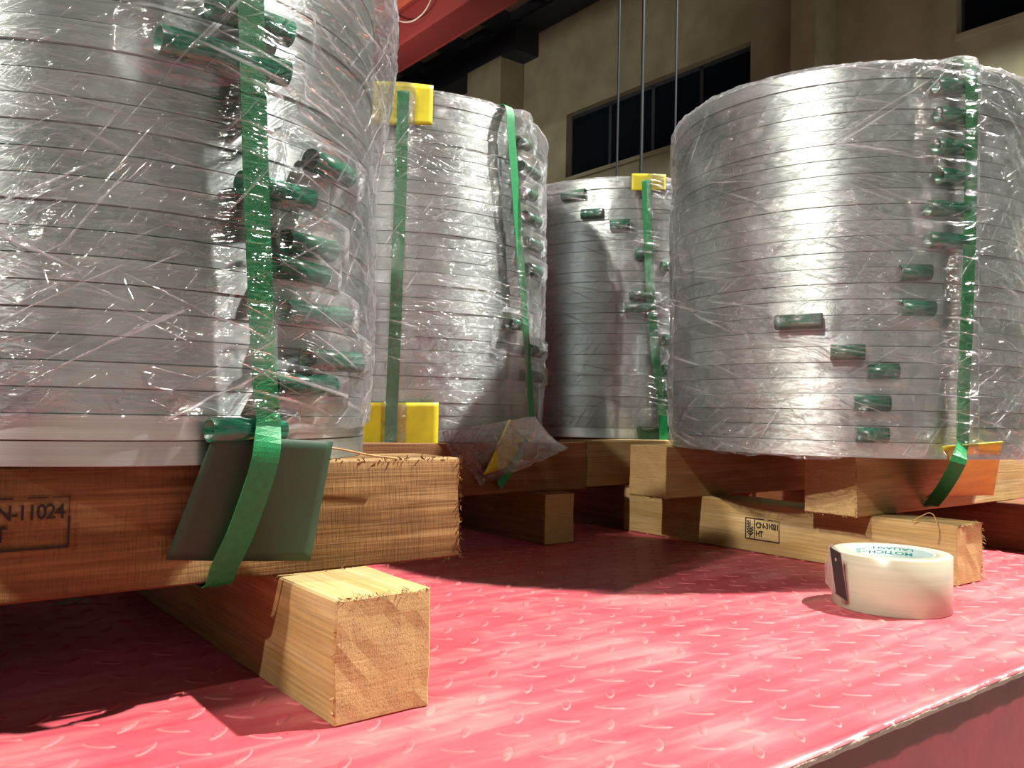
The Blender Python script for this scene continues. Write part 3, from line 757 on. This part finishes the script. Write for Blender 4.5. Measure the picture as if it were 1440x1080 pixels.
# ------------------------------------------------------------------ timbers
def timber(label, corner, z0, Ln, wd, h, axis, m, fray=(), bow=0, seed=0, group=None):
    """corner: for 'u' timbers the front (E side) left end; for 'd' timbers the near left corner"""
    if axis == 'u':
        cen = corner + U * Ln / 2 + D * wd / 2; rz = T
    else:
        cen = corner + D * Ln / 2 + U * wd / 2; rz = T + PI / 2
    ro = empty('timber', (cen.x, cen.y, z0), rz)
    nx, ny, nz = max(12, int(Ln / .02)), 6, 6
    bm = bmesh.new()
    box_bm(-Ln / 2, Ln / 2, -wd / 2, wd / 2, 0, h, 0, bm)
    # subdivide the box into a regular grid
    for ax, n in ((0, nx), (1, ny), (2, nz)):
        lo = (-Ln / 2, -wd / 2, 0)[ax]; sz = (Ln, wd, h)[ax]
        for k in range(1, n):
            no = [0, 0, 0]; no[ax] = 1; co = [0, 0, 0]; co[ax] = lo + sz * k / n
            bmesh.ops.bisect_plane(bm, geom=bm.verts[:] + bm.edges[:] + bm.faces[:], plane_co=co, plane_no=no)
    ed = [e for e in bm.edges if len(e.link_faces) == 2 and e.calc_face_angle(0) > 1]
    bmesh.ops.bevel(bm, geom=ed, offset=.0016, segments=1, affect='EDGES')
    for v in bm.verts:
        c = v.co; n = Vector((mnoise.noise((c.x * 12 + seed, c.y * 30, c.z * 30)), mnoise.noise((c.x * 12, c.y * 30 + 9 + seed, c.z * 30)), mnoise.noise((c.x * 12 + 4, c.y * 30, c.z * 30 + seed))))
        e = abs(abs(c.y) - wd / 2) < .003 and (c.z < .003 or c.z > h - .003)
        k = .0011 if not e else .0018
        lift = 0 if (c.z < .002) else 1
        v.co += Vector((n.x * .0010, n.y * k, n.z * k * .5 * lift))
        if abs(abs(c.x) - Ln / 2) < .004: v.co.x += mnoise.noise((c.y * 60 + seed, c.z * 60, 3)) * .0016
    body = bm_obj('timber_body', bm, m, ro, True)
    body.data.materials.append(M_end)
    for p in body.data.polygons:
        if abs(p.normal.x) > .8: p.material_index = 1
        p.use_smooth = False
    if fray:
        V = []; Fc = []
        rnd = random.Random(seed + 5)
        for (p0, p1, cnt, ln) in fray:
            p0 = Vector(p0); p1 = Vector(p1)
            for k in range(cnt):
                t = rnd.random(); p = p0.lerp(p1, t) + Vector([rnd.uniform(-.0012, .0012) for _ in range(3)])
                dv = Vector((rnd.uniform(-1, 1), rnd.uniform(-1, 1), rnd.uniform(-1, .8))).normalized() * ln * rnd.uniform(.3, 1.4)
                sd = dv.cross(Vector((rnd.random(), rnd.random(), rnd.random()))).normalized() * .0004
                q = p + dv * .6 + sd * rnd.uniform(-3, 3); e = p + dv
                b = len(V); V += [p - sd * 1.6, p + sd * 1.6, q + sd, q - sd, e]; Fc += [(b, b + 1, b + 2, b + 3), (b + 3, b + 2, b + 4)]
        f = mesh_obj('frayed_fibres', V, Fc, m, ro); f['kind'] = 'stuff'
    tag(ro, label, 'timber', group or 'square pallet timbers under the stacks')
    return ro

def stamp(ro, lx, lz, face_y, flip, code, size, wide, tall, seed=0):
    """an inked mark on the long side of a timber; local x runs along it"""
    V = []; Fc = []
    rnd = random.Random(seed)
    def bar(x0, z0, x1, z1, wdt):
        d = Vector((x1 - x0, z1 - z0)); n = Vector((-d.y, d.x)).normalized() * wdt / 2
        b = len(V); V.extend([(x0 + n.x, z0 + n.y), (x0 - n.x, z0 - n.y), (x1 - n.x, z1 - n.y), (x1 + n.x, z1 + n.y)]); Fc.append((b, b + 1, b + 2, b + 3))
    k = tall * .035; xs = wide * .27
    bar(0, 0, wide, 0, k * 1.3); bar(0, 0, 0, tall, k * 1.2); bar(wide, 0, wide, tall * .62, k * 1.1); bar(wide, tall * .66, wide, tall, k * .4)
    bar(0, tall, wide * .55, tall, k * .9); bar(wide * .66, tall, wide * .82, tall, k * .7); bar(wide * .86, tall, wide, tall, k * .4); bar(xs, 0, xs, tall * .98, k)
    # ear of wheat
    cx = xs * .5; bar(cx, 0, cx, tall * .9, k * .8)
    for j in range(5):
        z = tall * (.2 + .13 * j); q = xs * .34
        bar(cx, z, cx - q, z + tall * .12, k); bar(cx - q, z + tall * .12, cx - q * .5, z + tall * .14, k * .8)
        if j < 3: bar(cx, z, cx + q, z + tall * .12, k); bar(cx + q, z + tall * .12, cx + q * .5, z + tall * .14, k * .8)
    bar(cx - xs * .3, tall * .3, cx, tall * .18, k * 1.2); bar(cx + xs * .3, tall * .3, cx, tall * .18, k * 1.2)
    V2 = [(x, z) for x, z in V]
    for s, zz, sz in ((code, tall * .58, size), ('HT', tall * .17, size)):
        tv, tf = text_mesh(s, sz, .0, .88); mx = max(v[0] for v in tv)
        sx = (wide * .66 / mx) if s == code else 1.0
        b = len(V2); V2 += [(xs + wide * .035 + v[0] * sx, zz + v[1] * 1.15) for v in tv]; Fc += [tuple(b + i for i in f) for f in tf]
    P = []
    for x, z in V2:
        X = lx + (-x if flip else x); P.append((X, face_y, lz + z))
    o = mesh_obj('stamp', P, Fc, M_ink, ro)
    sd = o.modifiers.new('s', 'SOLIDIFY'); sd.thickness = .0004; sd.offset = 0
    o['label'] = 'black stamp mark reading %s HT' % code
    return o
h1 = .0928; h2 = .188 - h1
# nearest stack
c1r = S1F
fl = c1r - U * .95
B1 = timber('shade-darkened upper timber under the nearest stack, stamped, its pale rough end lit', fl, h1, .95, .085, h2, 'u', M_woodB,
            fray=[((.475, -.0425, h2), (.0, -.0425, h2), 160, .0045), ((.475, -.0425, 0), (.475, -.0425, h2), 90, .0045), ((.475, -.0425, 0), (.25, -.0425, 0), 40, .006)], seed=3)
s0 = at_plane(-40, 768, S1F, E); s1p = at_plane(95, 768, S1F, E); s2p = at_plane(96, 698, S1F, E)
inv = (s1p - (fl + U * .475))
lx1 = inv.dot(U); tall = s2p.z - s1p.z; wide = tall * 2.2
stamp(B1, lx1 - wide, s1p.z - h1, -.0425 - .0018, False, 'CN-11024', tall * .36, wide, tall, 1)
cA = at_z(467, 1025, 0); cB = at_z(607, 992, 0); wb = (cB - cA).length
print('block width', wb, (cB - cA).normalized(), U, 'h', at_plane(480, 845, cA, E).z)
wb = .083
timber('pale square timber standing forward under the nearest stack, knotty sawn end', cA, 0, .62, wb, h1, 'd', M_wood,
       fray=[((-.31, wb / 2, h1), (-.31, -wb / 2, h1), 70, .005), ((-.31, wb / 2, 0), (-.31, wb / 2, h1), 20, .004)], seed=7)
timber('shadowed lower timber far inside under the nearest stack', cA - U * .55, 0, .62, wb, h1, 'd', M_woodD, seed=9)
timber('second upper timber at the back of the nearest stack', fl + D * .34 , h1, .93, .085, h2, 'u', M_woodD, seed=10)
for k in (0, 1):  # timbers carrying the added unseen stack
    timber('upper timber %s the added light-blocking stack' % ('at the front of' if k == 0 else 'at the back of'), fl - U * .40 + D * (.10 + .28 * k), h1, .38, .085, h2, 'u', M_woodD, seed=40 + k)
    timber('lower timber %s the added light-blocking stack' % ('at the near end of' if k == 0 else 'at the far end of'), fl - U * (.35 - .2 * k) + D * .02 - Vector((0, 0, 0)), 0, .60, .083, h1, 'd', M_woodD, seed=44 + k)
# stack with yellow sheets
pu = S2['c'] + E * .30 + U * .0
e2 = at_plane(824, 655, pu, E); c2r = e2
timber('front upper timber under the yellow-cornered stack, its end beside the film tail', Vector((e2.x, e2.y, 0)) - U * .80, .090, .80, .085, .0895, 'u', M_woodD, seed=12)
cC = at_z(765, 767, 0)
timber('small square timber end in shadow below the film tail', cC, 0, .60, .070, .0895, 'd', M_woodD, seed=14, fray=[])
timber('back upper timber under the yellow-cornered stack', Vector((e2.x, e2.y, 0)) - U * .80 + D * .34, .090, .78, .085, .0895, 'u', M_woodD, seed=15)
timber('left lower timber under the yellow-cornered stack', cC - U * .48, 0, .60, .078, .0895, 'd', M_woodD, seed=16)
# farthest stack
pu3 = S3['c'] + E * .30
e3 = at_plane(826, 655, pu3, E)
timber('front upper timber of the farthest stack, half in shade', Vector((e3.x, e3.y, 0)), .090, .75, .085, .0895, 'u', M_wood, seed=18)
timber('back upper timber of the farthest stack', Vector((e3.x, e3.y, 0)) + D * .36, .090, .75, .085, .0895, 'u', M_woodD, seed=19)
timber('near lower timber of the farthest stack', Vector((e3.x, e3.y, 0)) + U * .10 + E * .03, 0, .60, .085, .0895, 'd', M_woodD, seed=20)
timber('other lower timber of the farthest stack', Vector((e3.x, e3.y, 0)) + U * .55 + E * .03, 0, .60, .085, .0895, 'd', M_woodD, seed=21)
# big stack at the right
hl = .0855; hu = .178 - hl
g1 = at_z(1338, 827, 0); g0 = at_z(858, 747, 0)
LL = (g0 - g1).length; print('lower4 length', LL, (g0 - g1).normalized(), D)
gl = g1 + U * .016
wl = .080
B4 = timber('long pale stamped timber lying on the deck behind the tape roll', gl, 0, LL, wl, hl, 'd', M_wood,
            fray=[((-LL / 2, -wl / 2, 0), (-LL / 2, -wl / 2, hl), 110, .005), ((-LL / 2, wl / 2, hl), (-LL / 2, -wl / 2, hl), 40, .006)], seed=23)
sp = at_plane(1049, 757, gl, U); lx = (sp - (gl + D * LL / 2 + U * wl / 2)).dot(D)
sp2 = at_plane(1049, 728, gl, U); sp3 = at_plane(1096, 763, gl, U)
stamp(B4, lx, sp.z + .001, wl / 2 + .0014, True, 'CN-31021', (sp2.z - sp.z) * .33, (sp3 - sp).length, sp2.z - sp.z, 2)
k1 = at_z(1213, 727, hl)
uf = 1.0
timber('upper timber with square sawn end right above the tape roll', k1 - U * .018, hl, .62, .088, hu, 'u', M_wood,
       fray=[((-.31, -.044, 0), (-.31, -.044, hu), 90, .004), ((-.31, -.044, 0), (-.31, .044, 0), 30, .004)], seed=25)
k2 = at_z(945, 701, hl)
timber('upper timber with pale sawn end between the farthest stack and the stamped timber', k2 - U * .018, hl, .62, .088, hu, 'u', M_wood,
       fray=[((-.31, -.044, 0), (-.31, .044, 0), 80, .005)], seed=27)
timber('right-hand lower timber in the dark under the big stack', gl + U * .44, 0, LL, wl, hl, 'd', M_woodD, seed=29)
# thin loose splinter lying over the stamped timber
sp0 = at_z(1292, 728, hl + .002); 
pp = [at_plane(x, y, gl - U * .006, U) for x, y in ((1283, 733), (1297, 725), (1310, 722), (1317, 735), (1320, 752), (1318, 762))]
tag(tube_path('wood_splinter', pp, .0007, M_wood), 'thin curled wood splinter hanging over the long stamped timber', 'splinter')
pp = [bb(x, y, .012) for x, y in ((452, 628), (480, 632), (520, 640), (560, 645))]
tag(tube_path('wood_splinter', pp, .0009, M_wood), 'long thin splinter along the top edge of the nearest timber', 'splinter')
tag(mesh_obj('pale_sliver', [at_z(62, 852, .0006), at_z(100, 841, .004), at_z(128, 842, .0006), at_z(126, 848, .0008)], [(0, 1, 2, 3)], M_core), 'small pale scrap on the deck under the timber', 'sliver')  # small pale quad lying on the deck

# ------------------------------------------------------------------ tape roll
tp = at_z(1262, 871, 0); z_t = (871 - 795) / F * (tp - EYE).dot(fw)
lft = at_z(1183, 852, 0)
Rt = 79 / F * ((tp - EYE).dot(fw) + .055); tc_ = Vector((at_z(1260, 871, 0).x, at_z(1260, 871, 0).y + Rt, 0)) 
tc_.x += .055 * (1260 - 720) / F
Rt *= 1.0
zt_ = .0685
print('tape', tc_, Rt, z_t)
tr = empty('tape_roll', tuple(tc_), 0)
tag(tr, 'roll of clear packing tape lying flat on the red deck', 'tape roll')
def ringbm(r0, r1, z0, z1, seg=96, bev=.0012):
    bm = bmesh.new(); prof = [(r0, z0), (r1 - bev, z0), (r1, z0 + bev), (r1, z1 - bev), (r1 - bev, z1), (r0, z1)]
    rows = [[bm.verts.new((r * math.cos(2 * PI * k / seg), r * math.sin(2 * PI * k / seg), z)) for r, z in prof] for k in range(seg)]
    for k in range(seg):
        for j in range(len(prof)):
            bm.faces.new([rows[k][j], rows[(k + 1) % seg][j], rows[(k + 1) % seg][(j + 1) % len(prof)], rows[k][(j + 1) % len(prof)]])
    return bm
ri = Rt * .74
bm_obj('tape_layers', ringbm(ri, Rt, 0, zt_), M_tape, tr, True)
bm_obj('card_core', ringbm(ri - .004, ri - .0002, -.0, zt_ - .0008, bev=.0005), M_core, tr, True)
def curved_text(name, s, size, zc, a_mid, rr, sx=1.0):
    tv, tf = text_mesh(s, size, 0, 1.0)
    mx = max(v[0] for v in tv)
    P = []
    for v in tv:
        # upside down, read from inside the core
        x = (v[0] - mx / 2) * sx; a = a_mid + x / rr
        P.append((rr * math.cos(a), rr * math.sin(a), zc - v[1]))
    return mesh_obj(name, P, tf, M_print, tr)
rr = ri - .0043
lp = curved_text('print', 'MOTICH', .0055, zt_ - .0068, math.radians(66), rr, 2.6); lp['label'] = 'green upside-down print on the inside of the core'
curved_text('print', 'LAUASH', .0042, zt_ - .0016, math.radians(62), rr, 3.3)
curved_text('print', 'CNPS 0828', .0030, zt_ - .0030, math.radians(112), rr, 1.6)
curved_text('print', 'CAPS 2B20', .0030, zt_ - .0064, math.radians(112), rr, 1.6)
# pale tape end sticking out with a dark blade on it
ax = (1183 - 1262) / F
nb = Vector((-.25, -1, 0)).normalized()
P0 = at_z(1190, 846, .0) + Vector((0, 0, 0))
PB = Vector((tc_.x - Rt * .90, tc_.y - Rt * .46, 0))
def tb(px, py): return at_plane(px, py, PB, Vector((0.12, -1, 0)).normalized())
q = [tb(1167, 769), tb(1182, 778), tb(1192, 846), tb(1176, 835)]
lo = lambda p: p - tc_
n_ = (q[1] - q[0]).cross(q[3] - q[0]).normalized(); n_ = n_ if n_.y < 0 else -n_
bm = bmesh.new()
ctr = (tb(1175.5, 787)); hr = .0016
outer = [lo(x) for x in q]
hole = [lo(ctr) + ((q[1] - q[0]).normalized() * math.cos(2 * PI * k / 8) * hr + Vector((0, 0, 1)) * math.sin(2 * PI * k / 8) * hr * 1.4) for k in range(8)]
vo = [bm.verts.new(v) for v in outer]; vh = [bm.verts.new(v) for v in hole]
eo = [bm.edges.new((vo[i], vo[(i + 1) % 4])) for i in range(4)] + [bm.edges.new((vh[i], vh[(i + 1) % 8])) for i in range(8)]
bmesh.ops.triangle_fill(bm, edges=eo, use_beauty=True)
bl = bm_obj('blade', bm, M_black, tr); bl['label'] = 'dark slanted blade piece with a small hole'
md = bl.modifiers.new('s', 'SOLIDIFY'); md.thickness = .0008
ts = [tb(1166, 766), tb(1170, 764), tb(1184, 778), tb(1194, 848), tb(1176, 838), tb(1162, 820), tb(1160, 795)]
te = mesh_obj('tape_end', [lo(x) + Vector((0, .0015 + .002 * (i % 2), 0)) for i, x in enumerate(ts)], [(0, 1, 2, 3, 4, 5, 6)], M_film, tr)
te.data.uv_layers.new(name='uv')
